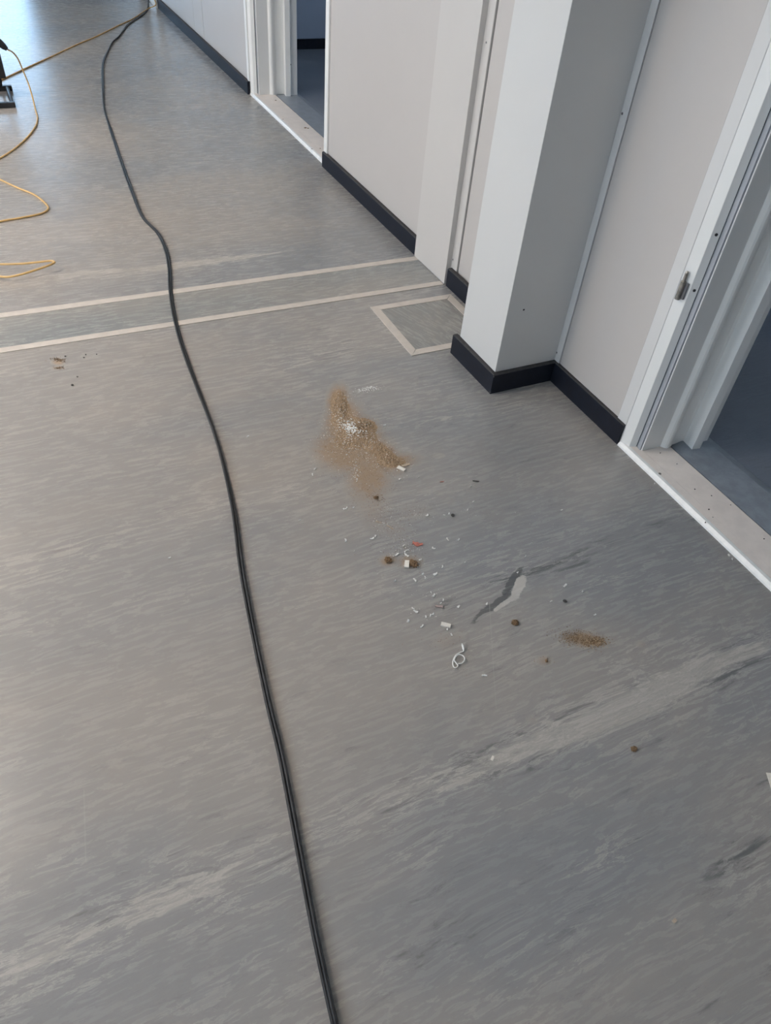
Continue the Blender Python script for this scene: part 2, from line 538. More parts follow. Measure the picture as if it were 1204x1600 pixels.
# recessed ceiling lamps along the corridor
LAMPS = [(-1.7, 2.6), (-1.7, 5.0)]
for i, (x, y) in enumerate(LAMPS):
    lt = tag(empty('ceiling_lamp', (x, y, CEIL)), ['oblong white ceiling lamp above the floor duct cover', 'oblong white ceiling lamp above the work light', 'oblong white ceiling lamp before the far wall end', 'oblong white ceiling lamp nearest the glazed end door'][i], 'ceiling lamp', 'corridor ceiling lamps')
    fr = bmesh.new()
    for a0, a1, b0, b1 in ((-.61, .61, -.31, -.285), (-.61, .61, .285, .31), (-.61, -.585, -.285, .285), (.585, .61, -.285, .285)):
        add_box(fr, x + a0, x + a1, y + b0, y + b1, CEIL - 0.03, CEIL)
    obj('lamp_frame', fr, M['white'], lt)
    obj('diffuser', box(x - .585, x + .585, y - .285, y + .285, CEIL - 0.022, CEIL - 0.006), M['lamp'], lt)

# window wall (left, outside the frame, lights the corridor)
bm = bmesh.new()
ys = [BACK_Y - 0.2] + [q for ab in WINDOWS for q in ab] + [END_Y + 0.3]
for i in range(0, len(ys), 2):
    add_box(bm, LEFT_X - 0.3, LEFT_X, ys[i], ys[i + 1], 0, CEIL)
for a, b in WINDOWS:
    add_box(bm, LEFT_X - 0.3, LEFT_X, a, b, 0, SILL)
    add_box(bm, LEFT_X - 0.3, LEFT_X, a, b, HEAD, CEIL)
tag(obj('wall_left', bm, M['panel']), kind='structure')
tag(obj('baseboard_left', box(LEFT_X, LEFT_X + 0.02, BACK_Y + 0.02, END_Y - 0.02, 0, 0.08), M['base']), kind='structure')
for i, (a, b) in enumerate(WINDOWS):
    e = tag(empty('window_%d' % (i + 1), (LEFT_X - 0.15, (a + b) / 2, SILL)), kind='structure')
    bm = bmesh.new()
    x0, x1 = LEFT_X - 0.18, LEFT_X - 0.11
    add_box(bm, x0, x1, a, a + 0.05, SILL, HEAD)
    add_box(bm, x0, x1, b - 0.05, b, SILL, HEAD)
    add_box(bm, x0, x1, a + 0.05, b - 0.05, SILL, SILL + 0.05)
    add_box(bm, x0, x1, a + 0.05, b - 0.05, HEAD - 0.05, HEAD)
    add_box(bm, x0, x1, (a + b) / 2 - 0.03, (a + b) / 2 + 0.03, SILL + 0.05, HEAD - 0.05)
    obj('window_frame', bm, M['alu'], e)
    for s0, s1 in ((a + 0.05, (a + b) / 2 - 0.03), ((a + b) / 2 + 0.03, b - 0.05)):
        obj('pane', box(LEFT_X - 0.148, LEFT_X - 0.142, s0, s1, SILL + 0.05, HEAD - 0.05), M['glass'], e)
    obj('window_sill', box(LEFT_X - 0.11, LEFT_X + 0.04, a - 0.03, b + 0.03, SILL - 0.025, SILL + 0.0), M['white'], e)

# end wall with a glazed door, back wall behind the camera
bm = bmesh.new()
add_box(bm, LEFT_X, END_DOOR[0], END_Y, END_Y + 0.3, 0, CEIL)
add_box(bm, END_DOOR[1], 5.2, END_Y, END_Y + 0.3, 0, CEIL)
add_box(bm, END_DOOR[0], END_DOOR[1], END_Y, END_Y + 0.3, 2.2, CEIL)
tag(obj('wall_end', bm, M['panel']), kind='structure')
bm = bmesh.new()
add_box(bm, LEFT_X, BACK_FILL[0], BACK_Y - 0.2, BACK_Y, 0, CEIL)
add_box(bm, BACK_FILL[1], 5.2, BACK_Y - 0.2, BACK_Y, 0, CEIL)
add_box(bm, BACK_FILL[0], BACK_FILL[1], BACK_Y - 0.2, BACK_Y, 2.2, CEIL)
tag(obj('wall_back', bm, M['panel']), kind='structure')
e = tag(empty('fill_door_back', (sum(BACK_FILL) / 2, BACK_Y - 0.1, 0)), kind='structure')  # unseen glazing added as fill for the darker faces
bm = bmesh.new()
for x in (BACK_FILL[0], BACK_FILL[1] - 0.06):
    add_box(bm, x, x + 0.06, BACK_Y - 0.13, BACK_Y - 0.06, 0, 2.2)
for z in (0, 2.13):
    add_box(bm, BACK_FILL[0] + 0.06, BACK_FILL[1] - 0.06, BACK_Y - 0.13, BACK_Y - 0.06, z, z + 0.07)
obj('door_frame', bm, M['alu'], e)
obj('pane', box(BACK_FILL[0] + 0.06, BACK_FILL[1] - 0.06, BACK_Y - 0.098, BACK_Y - 0.092, 0.07, 2.13), M['glass'], e)
e = tag(empty('door_3', (sum(END_DOOR) / 2, END_Y + 0.15, 0)), kind='structure')
bm = bmesh.new()
mid = sum(END_DOOR) / 2
for x in (END_DOOR[0], mid - 0.06, END_DOOR[1] - 0.06):
    add_box(bm, x, x + (0.12 if abs(x - mid + 0.06) < 1e-6 else 0.06), END_Y + 0.11, END_Y + 0.18, 0, 2.2)
for x0, x1 in ((END_DOOR[0] + 0.06, mid - 0.06), (mid + 0.06, END_DOOR[1] - 0.06)):
    add_box(bm, x0, x1, END_Y + 0.11, END_Y + 0.18, 0, 0.12)
    add_box(bm, x0, x1, END_Y + 0.11, END_Y + 0.18, 2.12, 2.2)
    obj('pane', box(x0, x1, END_Y + 0.142, END_Y + 0.148, 0.12, 2.12), M['tinted'], e)
obj('door_frame', bm, M['alu'], e)

# corridor wall on the right: core, then the sheets fixed on it
FAR_END = 8.275
core = bmesh.new()
for y0, y1 in ((BACK_Y, D2[0]), (D2[1], D1[0]), (D1[1], FAR_END)):
    add_box(core, 1.672, WALL_B, y0, y1, 0, CEIL)
for y0, y1 in (D1, D2):
    add_box(core, 1.672, WALL_B, y0, y1, DOOR_H + 0.05, CEIL)
add_box(core, 1.672, WALL_B, FAR_END, 9.3, 2.1, CEIL)
add_box(core, 1.672, WALL_B, 9.3, END_Y, 0, CEIL)
wall = tag(obj('wall_right', core, M['panel']), kind='structure')


def sheet(y0, y1, x0, name='wall_panel', mat='panel', z0=0.0, z1=CEIL, x1=1.672):
    return obj(name, box(x0, x1, y0, y1, z0, z1, bevel=0.0012, seg=1), M[mat], wall)


# near wall between pillar and doorway
sheet(1.442, 1.786, 1.656)
sheet(1.788, 1.835, 1.652, 'edge_trim', 'trim')
sheet(1.395, 1.440, 1.652, 'edge_trim', 'trim')
# recess between pillar and cover box
sheet(2.06, 2.5478, 1.650)
sheet(2.5522, 2.604, 1.643, 'edge_trim', 'cover')
# middle wall
sheet(2.60, 4.046, 1.645)
sheet(4.049, D1[0] - 0.001, 1.636, 'edge_trim', 'white')
# far wall: sheets with a cover batten between
sheet(6.977, FAR_END, 1.648)
sheet(6.682, 6.970, 1.6475, 'cover_batten')
sheet(D1[1] + 0.045, 6.675, 1.648)
sheet(D1[1] + 0.001, D1[1] + 0.043, 1.642, 'edge_trim', 'white')
sheet(BACK_Y, D2[0] - 0.001, 1.656)
sheet(9.3, END_Y, 1.648)
for y0, y1 in (D1, D2):
    sheet(y0, y1, 1.650, 'header_panel', 'panel', DOOR_H + 0.05, CEIL)
# white lining of the next doorway beyond the far sheet
sheet(FAR_END + 0.002, FAR_END + 0.30, 1.612, 'white_lining', 'white', 0, 2.1, 1.80)
for y0, y1, x in ((2.5475, 2.5525, 1.6545), (1.7855, 1.7885, 1.6585), (6.6745, 6.6825, 1.652), (6.9695, 6.9775, 1.652), (4.0455, 4.0495, 1.648), (1.4395, 1.4425, 1.6585)):
    obj('joint_filler', box(x, 1.672, y0, y1, 0.07, CEIL - 0.01), M['seal'], wall)
# screws in the edge trims
for y, z, x in ((1.810, 0.912, 1.652), (1.8135, 0.111, 1.652), (2.578, 0.928, 1.643), (2.592, 0.116, 1.643), (1.810, 1.70, 1.652), (2.580, 1.72, 1.643)):
    bm = bmesh.new()
    cyl(bm, (x + 0.002, y, z), (x - 0.0012, y, z), 0.0042, 0.0036, 10)
    obj('screw', bm, M['screw'], wall)

# boxed-in cover standing slightly proud of the wall
tag(obj('trim_1', box(1.619, 1.645, 2.600, 2.894, 0.002, CEIL, bevel=0.0015, seg=2), M['cover']), kind='structure')

# boxed pillar
tag(obj('wall_pillar', box(1.394, 1.652, 1.815, 2.072, 0, CEIL, bevel=0.0015, seg=2), M['pillar']), kind='structure')


def skirting(name, pts, hgt=0.080):
    """Skirting along a plan polyline; wall on the left of the direction walked, with a dusty top."""
    t = 0.020
    n = len(pts)
    P = [Vector((x, y)) for x, y in pts]
    nor = []
    for i in range(n - 1):
        d = (P[i + 1] - P[i]).normalized()
        nor.append(Vector((-d.y, d.x)))
    inner = []
    for i in range(n):
        if i == 0:
            inner.append(P[0] + nor[0] * t)
        elif i == n - 1:
            inner.append(P[-1] + nor[-1] * t)
        else:
            a, b = nor[i - 1], nor[i]
            inner.append(P[i] + (a + b) * (t / (1 + a.dot(b))))
    root = tag(empty(name, (P[0].x, P[0].y, 0)), kind='structure')
    for i in range(n - 1):
        bm = bmesh.new()
        d = (P[i + 1] - P[i]).normalized()
        ch = nor[i] * 0.004
        sec0 = [(P[i], 0), (P[i], hgt - 0.003), (P[i] + (inner[i] - P[i]) * 0.18, hgt), (inner[i], hgt), (inner[i], 0)]
        sec1 = [(P[i + 1], 0), (P[i + 1], hgt - 0.003), (P[i + 1] + (inner[i + 1] - P[i + 1]) * 0.18, hgt), (inner[i + 1], hgt), (inner[i + 1], 0)]
        A = [bm.verts.new((q.x, q.y, z)) for q, z in sec0]
        B = [bm.verts.new((q.x, q.y, z)) for q, z in sec1]
        bm.faces.new(A)
        bm.faces.new(B)
        for k in range(5):
            f = bm.faces.new((A[k], A[(k + 1) % 5], B[(k + 1) % 5], B[k]))
            if k in (1, 2):
                f.material_index = 1
        o = obj('skirting_length', bm, M['base'], root)
        o.data.materials.append(M['base_top'])
    return root


skirting('baseboard_far', [(1.628, D1[1] + 0.001), (1.628, FAR_END)][::-1])
skirting('baseboard_middle', [(1.624, 4.088), (1.624, 2.895)])
skirting('baseboard_recess', [(1.639, 2.590), (1.623, 2.590), (1.623, 2.094), ][1:])
skirting('baseboard_pillar', [(1.394, 2.092), (1.3745, 2.092), (1.379, 1.798), (1.656, 1.798)][1:])
skirting('baseboard_near', [(1.643, 1.797), (1.643, 1.396)])
# chipped white nicks on the pillar skirting corner
# ------------------------------------------------------------------ door frames
PROFILE = {   # plan outlines: X and distance into the doorway from the skirting end
    'casing': [(1.651, 0.0), (1.660, 0.036), (1.682, 0.046), (1.682, 0.0)],
    'seal_gap': [(1.682, 0.0), (1.682, 0.0440), (1.6855, 0.0440), (1.6855, 0.0)],
    'gasket': [(1.6855, 0.0), (1.6855, 0.0480), (1.6815, 0.0640), (1.687, 0.0655), (1.687, 0.0)],
    'jamb_lining': [(1.687, 0.0), (1.687, 0.0670), (1.6885, 0.0690), (1.764, 0.0725), (1.766, 0.0750)]
    + [(1.766 + 0.052 * k / 8, 0.0745 + 0.0150 * math.sin(math.pi * (k / 8) ** 0.7)) for k in range(1, 8)]
    + [(1.822, 0.078), (1.856, 0.0735), (1.868, 0.0745), (1.868, 0.0)],
    'door_stop': [(1.868, 0.0), (1.868, 0.0770), (1.8635, 0.1210), (1.897, 0.1255), (1.907, 0.1000), (1.955, 0.0990), (1.955, 0.0)],
}
PMAT = {'casing': 'white', 'seal_gap': 'seal', 'gasket': 'gasket', 'jamb_lining': 'white', 'door_stop': 'white'}


def door_frame(name, y_lo, y_hi, floor_y):
    root = tag(empty(name, (1.75, (y_lo + y_hi) / 2, 0)), kind='structure')
    for nm, pl in PROFILE.items():
        for side in (1, -1):
            pts = [(x, (y_hi - d) if side == 1 else (y_lo + d)) for x, d in pl]
            obj(nm, prism(pts, 0.0135 if nm != 'door_stop' else 0.004, DOOR_H, bevel=0.0012 if nm in ('casing', 'door_stop') else 0), M[PMAT[nm]], root)
    hb = bmesh.new()
    add_box(hb, 1.655, 1.955, y_lo, y_hi, DOOR_H, DOOR_H + 0.05)
    obj('head', hb, M['white'], root)
    # threshold: white nosing, cream tread, dark slot, grey strip on the room side
    th = obj('threshold', section([(1.664, 0.0), (1.664, 0.0152), (1.6905, 0.0154), (1.6925, 0.0142), (1.797, 0.0146), (1.797, 0.0)], y_lo + 0.001, y_hi - 0.001), M['thresh'], root)
    obj('nosing', section([(1.642, 0.0), (1.6435, 0.006), (1.651, 0.0155), (1.660, 0.0160), (1.664, 0.0145), (1.664, 0.0)], y_lo + 0.001, y_hi - 0.001), M['nose'], th)
    obj('slot', section([(1.797, 0.0), (1.797, 0.0015), (1.804, 0.0015), (1.804, 0.0)], y_lo + 0.001, y_hi - 0.001), M['seal'], th)
    obj('room_strip', section([(1.804, 0.0), (1.804, 0.0120), (1.95, 0.010), (1.985, 0.001), (1.985, 0.0)], y_lo + 0.02, y_hi - 0.02), M['ramp'], th)
    return root, th


d1, th1 = door_frame('door_1', D1[0], D1[1], 0)
d2, th2 = door_frame('door_2', D2[0], D2[1], 0)
# lift-off hinge on the near frame and the small holes in the jamb
hy, hx = 1.3785, 1.6475
bm = bmesh.new()
cyl(bm, (hx, hy, 0.546), (hx, hy, 0.600), 0.0075, seg=16)
hinge = obj('hinge', bm, M['steel'], d2)
bm = bmesh.new()
cyl(bm, (hx, hy, 0.600), (hx, hy, 0.626), 0.0045, seg=14)
cyl(bm, (hx, hy, 0.626), (hx, hy, 0.630), 0.0045, 0.0025, seg=14)
obj('hinge_pin', bm, M['steel'], hinge)
obj('hinge_leaf', box(1.6505, 1.658, hy - 0.016, hy - 0.006, 0.550, 0.598, bevel=0.001, seg=1), M['screw'], hinge)
for z in (0.582, 0.743):
    bm = bmesh.new()
    cyl(bm, (1.672, 1.3530, z), (1.671, 1.3500, z), 0.0042, seg=10)
    obj('screw_hole', bm, M['seal'], d2)
bm = bmesh.new()
cyl(bm, (1.905, 5.392, 0.20), (1.905, 5.398, 0.20), 0.004, seg=10)
obj('screw_hole', bm, M['seal'], d1)
# screw and scuffs on the cream thresholds
for root, pts in ((th2, [((1030.3, 740.5), 0.0055)]),):
    for (px, py), r in pts:
        c = fl(px, py, 0.0145)
        bm = bmesh.new()
        cyl(bm, (c.x, c.y, 0.0135), (c.x, c.y, 0.0165), r, r * 0.8, 12)
        obj('screw', bm, M['steel'], root)

# side rooms behind the doorways
tag(obj('wall_room_far', box(WALL_B, 5.2, 6.69, 6.80, 0, CEIL), M['room_wall']), kind='structure')
tag(obj('baseboard_room_far', box(WALL_B + 0.002, 5.1, 6.672, 6.69, 0, 0.072), M['base']), kind='structure')
tag(obj('wall_partition', box(WALL_B, 5.2, 3.15, 3.27, 0, CEIL), M['room_wall']), kind='structure')
bm = bmesh.new()
RW = [(0.2, 1.6), (4.4, 5.8)]
yy = [BACK_Y] + [q for ab in RW for q in ab] + [END_Y]
for i in range(0, len(yy), 2):
    add_box(bm, 5.1, 5.2, yy[i], yy[i + 1], 0, CEIL)
for a, b in RW:
    add_box(bm, 5.1, 5.2, a, b, 0, 1.0)
    add_box(bm, 5.1, 5.2, a, b, 2.1, CEIL)
tag(obj('wall_room_outer', bm, M['room_wall']), kind='structure')
for i, (a, b) in enumerate(RW):
    obj_ = tag(obj('window_%d' % (i + 6), box(5.147, 5.153, a, b, 1.0, 2.1), M['glass']), kind='structure')

# ------------------------------------------------------------------ floor inserts
ins = tag(empty('floor_duct_cover', (0, 2.74, 0)), 'long linoleum duct cover crossing the corridor floor between two beige strips', 'duct cover')
XL = LEFT_X + 0.03
obj('infill_panel', box(XL, 1.617, 2.630, 2.850, 0.0, 0.0012), M['infill'], ins)
obj('edge_strip', section([(XL, 0), (XL, 0.0025), (1.6255, 0.0025), (1.6255, 0)], 2.850, 2.886), M['tape'], ins)
obj('edge_strip', section([(XL, 0), (XL, 0.0025), (1.6165, 0.0025), (1.6165, 0)], 2.5975, 2.631), M['tape'], ins)

hat = tag(empty('floor_hatch', (1.41, 2.31, 0)), 'square linoleum floor hatch framed by mitred beige strips beside the pillar', 'hatch')
hx0, hx1, hy0, hy1, wst = 1.218, 1.604, 2.116, 2.510, 0.036
obj('hatch_panel', box(hx0 + wst, hx1 - wst, hy0 + wst, hy1 - wst, 0, 0.0014), M['hatch'], hat)
gp = 0.0011
frames = [[(hx0, hy0), (hx1, hy0), (hx1 - wst, hy0 + wst), (hx0 + wst, hy0 + wst)],
          [(hx1, hy0), (hx1, hy1), (hx1 - wst, hy1 - wst), (hx1 - wst, hy0 + wst)],
          [(hx1, hy1), (hx0, hy1), (hx0 + wst, hy1 - wst), (hx1 - wst, hy1 - wst)],
          [(hx0, hy1), (hx0, hy0), (hx0 + wst, hy0 + wst), (hx0 + wst, hy1 - wst)]]
for q in frames:
    cx_ = sum(p[0] for p in q) / 4
    cy_ = sum(p[1] for p in q) / 4
    L_ = max(abs(q[0][0] - q[1][0]), abs(q[0][1] - q[1][1]))
    q2 = [(cx_ + (x - cx_) * (1 - 2 * gp / (L_ if abs(q[0][0] - q[1][0]) > 0.1 else wst)), cy_ + (y - cy_) * (1 - 2 * gp / (L_ if abs(q[0][1] - q[1][1]) > 0.1 else wst))) for x, y in q]
    obj('frame_strip', prism(q2, 0, 0.0028), M['tape'], hat)

# ------------------------------------------------------------------ cables
BLACK = [(231.4, -12), (231.4, 0), (231, 12), (225, 21.6), (208, 33), (198, 40.7), (185.7, 57.3), (175.7, 66.5), (169.5, 78), (162.5, 93), (160.3, 106), (160.3, 121),
         (160.7, 140), (163, 172), (171.5, 199), (179, 222), (187, 246), (207, 302), (223, 340), (247, 366), (259.5, 393), (264.5, 419), (266, 451), (271, 488),
         (284, 539), (307, 603), (334, 675), (351, 734.5), (366, 804), (376, 879), (381.5, 914), (396, 989), (418, 1094), (437.5, 1175), (456, 1269),
         (471, 1349), (493, 1464), (522, 1598), (545, 1700), (575, 1840)]
path = spline([fl(x, y, 0.0042) for x, y in BLACK], 10)
cab = tag(empty('black_cable', (path[0].x, path[0].y, 0)), 'long dusty black double cable winding across the grey floor past the sawdust', 'cable')
# two strands that lie side by side and slowly roll around each other
length = [0.0]
for a, b in zip(path, path[1:]):
    length.append(length[-1] + (b - a).length)
for s in (0, 1):
    strand = []
    for i, p in enumerate(path):
        t = (path[min(i + 1, len(path) - 1)] - path[max(i - 1, 0)]).normalized()
        sd = t.cross(Vector((0, 0, 1))).normalized()
        ph = 0.9 * math.sin(length[i] * 1.9 + 0.6) + (0.35 * math.sin(length[i] * 5.3))
        u, h = math.cos(ph), abs(math.sin(ph))
        sg = 1 if s else -1
        lift = 0.0058 * h if (math.sin(ph) * sg > 0) else 0.0
        strand.append(p + sd * sg * 0.0040 * u + Vector((0, 0, lift)))
    bm = bmesh.new()
    tube(bm, strand, 0.0041, 10)
    obj('strand', bm, M['black_cable'], cab, smooth=True)

RY = 0.0046
Y1 = [(252, 1), (244.7, 6.6), (232, 13), (208, 29.0), (185, 39.7), (149.6, 57.2), (119.6, 69.8), (77, 89.7), (37, 108), (7.5, 122), (-30, 139), (-80, 158)]
pts = []
for i, (x, y) in enumerate(Y1):
    z = RY
    if i == 0:
        p = Vector((1.604, 8.36, 0.080))
    elif i == 1:
        p = Vector((1.603, 8.225, 0.036))
    elif i == 2:
        p = fl(x, y, 0.0125)
    else:
        p = fl(x, y, z)
    pts.append(p)
bm = bmesh.new()
tube(bm, spline(pts, 10), RY, 8)
tag(obj('yellow_cable', bm, M['yellow_cable'], smooth=True), 'brownish yellow cable stretched diagonally from the far skirting corner to the work light', 'cable')

PLUG = Vector((0.172, 5.645, 0.268))
Y2 = [(20, 82, .245), (28, 92, .20), (35, 108, .14), (44, 130, .075), (50.5, 151, .03), (56, 174, RY), (58.6, 184.4, RY), (54.5, 199, RY), (35, 222, RY), (0, 247, RY), (-40, 263, RY), (-75, 268, RY),
      (-78, 258, RY), (-40, 262, RY + .009), (0, 280.5, RY), (26.6, 293, RY), (53, 304, RY), (70, 317, RY), (75.3, 325.5, RY), (66, 333, RY), (34.6, 340, RY), (0, 346, RY), (-40, 356, RY), (-80, 380, RY), (-80, 405, RY), (-40, 411, RY),
      (0, 412.8, .022), (34.7, 412, .03), (58, 409.8, .034), (80, 407.6, .038), (85, 409.8, .038), (77.7, 414, .036), (55, 422, .03), (32, 429, .024), (12, 432.8, .018), (-6, 431, .012), (-40, 424, RY), (-90, 420, RY)]
pts = [PLUG + Vector((0.002, 0, 0.0))] + [fl(x, y, z) for x, y, z in Y2]
bm = bmesh.new()
tube(bm, spline(pts, 8), RY, 8)
tag(obj('yellow_cable', bm, M['yellow_cable'], smooth=True), 'yellow power cable looping on the floor in front of the black work light', 'cable')

# ------------------------------------------------------------------ work light at the left edge
wl = tag(empty('work_light', (0.0, 5.64, 0)), 'black work light on a flat foot frame at the left edge of the floor', 'work light')
for y0 in (5.445, 5.805):
    obj('foot_bar', box(-0.30, 0.136 + (0.014 if y0 > 5.6 else 0), y0, y0 + 0.034, 0.0, 0.030, bevel=0.005), M['black'], wl)
for x0 in (-0.27, 0.112):
    bm = bmesh.new()
    cyl(bm, (x0 + 0.008, 5.478, 0.017), (x0 + 0.010, 5.806, 0.017), 0.012, seg=12)
    obj('side_tube', bm, M['black'], wl, smooth=False)
bm = bmesh.new()
tube(bm, spline([Vector((0.088, 5.815, 0.028)), Vector((0.092, 5.78, 0.075)), Vector((0.098, 5.715, 0.13)), Vector((0.100, 5.69, 0.16))], 6), 0.0085, 10)
obj('bent_leg', bm, M['black'], wl, smooth=True)
bm = bmesh.new()
tube(bm, spline([Vector((-0.245, 5.815, 0.028)), Vector((-0.250, 5.78, 0.075)), Vector((-0.256, 5.715, 0.13)), Vector((-0.258, 5.69, 0.16))], 6), 0.0085, 10)
obj('bent_leg', bm, M['black'], wl, smooth=True)
obj('yoke_arm', box(0.090, 0.127, 5.650, 5.695, 0.110, 0.275, bevel=0.006), M['black'], wl)
obj('yoke_arm', box(-0.275, -0.241, 5.655, 5.695, 0.115, 0.270, bevel=0.006), M['black'], wl)
obj('lamp_head', box(-0.235, 0.078, 5.62, 5.70, 0.13, 0.36, bevel=0.015), M['black'], wl)
obj('lens', box(-0.21, 0.053, 5.613, 5.6205, 0.155, 0.335, bevel=0.003, seg=1), M['wire'], wl)
bm = bmesh.new()
tube(bm, spline([Vector((0.03, 5.66, 0.300)), Vector((0.09, 5.655, 0.320)), Vector((0.130, 5.65, 0.308)), Vector((0.160, 5.648, 0.280)), PLUG], 6),
     lambda i: 0.034 - 0.024 * (i / 24) ** 1.3, 12)
obj('cable_boot', bm, M['black'], wl, smooth=True)

# ------------------------------------------------------------------ sawdust and debris
def rock(bm, c, r, sq=0.6, sub=1, jit=0.3):
    rr = bmesh.ops.create_icosphere(bm, subdivisions=sub, radius=1)
    a = rnd.uniform(0, 6.28)
    ca, sa = math.cos(a), math.sin(a)
    k = (rnd.uniform(.7, 1.4), rnd.uniform(.6, 1.1))
    for v in rr['verts']:
        j = 1 + rnd.uniform(-jit, jit)
        x, y, z = v.co.x * r * k[0] * j, v.co.y * r * k[1] * j, v.co.z * r * sq * j
        v.co = Vector((c[0] + x * ca - y * sa, c[1] + x * sa + y * ca, max(c[2] + z + r * sq * 0.8, 0.0002)))


def grains(name, mat, items, parent=None):
    """Many tiny lumps in one mesh: items are (x, y, z, r)."""
    V, F = [], []
    for x, y, z, r in items:
        b = len(V)
        a = rnd.uniform(0, 6.28)
        e1, e2, h = r * rnd.uniform(.7, 1.7), r * rnd.uniform(.5, 1.0), r * rnd.uniform(.7, 1.3)
        ca, sa = math.cos(a), math.sin(a)
        V += [(x + e1 * ca, y + e1 * sa, z + h * .4), (x - e2 * sa, y + e2 * ca, z + h * .3), (x - e1 * ca, y - e1 * sa, z + h * .5), (x + e2 * sa, y - e2 * ca, z + h * .4),
              (x, y, z + h), (x, y, z + .0001)]
        for i in range(4):
            F += [(b + i, b + (i + 1) % 4, b + 4), (b + (i + 1) % 4, b + i, b + 5)]
    me = bpy.data.meshes.new(name)
    me.from_pydata(V, [], F)
    return obj(name, me, M[mat], parent)


MOUND = [(528, 626, 10, 16, .1, 5), (533, 645, 12, 18, .3, 5), (552, 668, 24, 12, .4, 7), (570, 664, 15, 8, .2, 7), (560, 680, 24, 14, .5, 5), (596, 706, 24, 10, .6, 5), (612, 722, 20, 7, 0, 5), (540, 692, 22, 12, .2, 3)]
AX = [(ellipse_axes(*m[:5]), m[5] * 0.001) for m in MOUND]


def mound_h(x, y):
    h = 0
    for (c, u, q), a in AX:
        d = Vector((x, y, 0)) - c
        h += a * math.exp(-(d.dot(u) ** 2 + d.dot(q) ** 2))
    return h


heap_c = fl(555, 682)
heap = tag(empty('sawdust_heap', (heap_c.x, heap_c.y, 0)), 'brown sawdust heap mixed with white shavings on the grey floor', 'sawdust')
xs = [fl(x, y) for x, y in ((490, 600), (650, 600), (490, 760), (660, 760))]
x0, x1 = min(p.x for p in xs), max(p.x for p in xs)
y0, y1 = min(p.y for p in xs), max(p.y for p in xs)
N = 150
V, F, idx = [], [], {}
for i in range(N + 1):
    for j in range(N + 1):
        x, y = x0 + (x1 - x0) * i / N, y0 + (y1 - y0) * j / N
        h = mound_h(x, y)
        h *= rnd.uniform(.65, 1.3)
        idx[i, j] = len(V)
        V.append((x, y, h - 0.0016))
for i in range(N):
    for j in range(N):
        q = [idx[i, j], idx[i + 1, j], idx[i + 1, j + 1], idx[i, j + 1]]
        if max(V[k][2] for k in q) > 0:
            F.append(q)
me = bpy.data.meshes.new('mound')
me.from_pydata(V, [], F)
tag(obj('mound', me, M['sawdust'], heap), kind='stuff')


def scatter(spec):
    out = []
    for px, py, rx, ry, ang, n, r0, r1 in spec:
        ca, sa = math.cos(ang), math.sin(ang)
        for _ in range(n):
            a, b = rnd.gauss(0, .5) * rx, rnd.gauss(0, .5) * ry
            p = fl(px + a * ca - b * sa, py + a * sa + b * ca)
            if p.x > 1.37 and p.y > 1.78:
                continue
            out.append((p.x, p.y, max(0, mound_h(p.x, p.y) - 0.0016), rnd.uniform(r0, r1)))
    return out


main = [(m[0], m[1], m[2] * 1.5, m[3] * 1.5, m[4]) for m in MOUND]
tag(grains('dark_grains', 'grain_a', scatter([(*m, 260, .0005, .0014) for m in main] + [(545, 690, 60, 60, .3, 900, .0005, .0014), (580, 750, 50, 70, 0, 380, .0005, .0013)]), heap), kind='stuff')
tag(grains('tan_grains', 'grain_b', scatter([(*m, 420, .0005, .0015) for m in main] + [(545, 690, 60, 60, .3, 700, .0005, .0014), (580, 750, 50, 70, 0, 250, .0005, .0013)]), heap), kind='stuff')
tag(grains('white_crumbs', 'shaving', scatter([(552, 672, 44, 26, .4, 300, .0008, .0022), (548, 671, 18, 9, .5, 110, .0018, .0042), (535, 650, 24, 44, .2, 170, .0008, .0020), (545, 692, 60, 36, .2, 260, .0007, .0019), (590, 712, 60, 30, .4, 110, .0008, .0019),
                                                         (556, 738, 8, 18, 0, 36, .0009, .0026), (528, 745, 70, 40, 0, 60, .0007, .0016)]), heap), kind='stuff')

# thin trail of crumbs between heap and curl
trail = tag(empty('debris_trail', (fl(650, 880).x, fl(650, 880).y, 0)), 'loose trail of tiny crumbs and dust running from the sawdust heap to the white curl', 'crumbs')
tag(grains('white_crumbs', 'shaving', scatter([(608, 822, 30, 20, .5, 60, .0006, .0017), (630, 858, 32, 20, 0, 80, .0006, .0020), (645, 800, 24, 14, 0, 40, .0006, .0015), (606, 795, 14, 8, 0, 16, .0006, .0013),
                                                         (690, 805, 50, 14, -.2, 26, .0005, .0014), (670, 930, 46, 56, .4, 36, .0006, .0015), (640, 840, 100, 90, .4, 90, .0004, .0012), (760, 800, 120, 60, 0, 50, .0004, .0011),
                                                         (575, 608, 22, 4, -.15, 90, .0012, .0032), (860, 870, 90, 40, 0, 30, .0004, .0011), (830, 840, 60, 40, 0, 30, .0004, .0010)]), trail), kind='stuff')
tag(grains('brown_crumbs', 'grain_a', scatter([(608, 822, 30, 24, .5, 120, .0005, .0013), (630, 860, 36, 24, 0, 160, .0005, .0014), (645, 800, 30, 18, 0, 110, .0005, .0012), (588, 777, 12, 7, 0, 60, .0006, .0018),
                                                         (605, 795, 30, 12, 0, 60, .0005, .0012), (700, 1000, 50, 16, -.1, 40, .0005, .0014), (620, 830, 120, 120, .4, 220, .0004, .0009), (850, 1033, 14, 7, 0, 26, .0005, .0015),
                                                         (860, 870, 70, 40, 0, 60, .0004, .0009), (716, 1040, 30, 30, 0, 20, .0005, .0012)]), trail), kind='stuff')

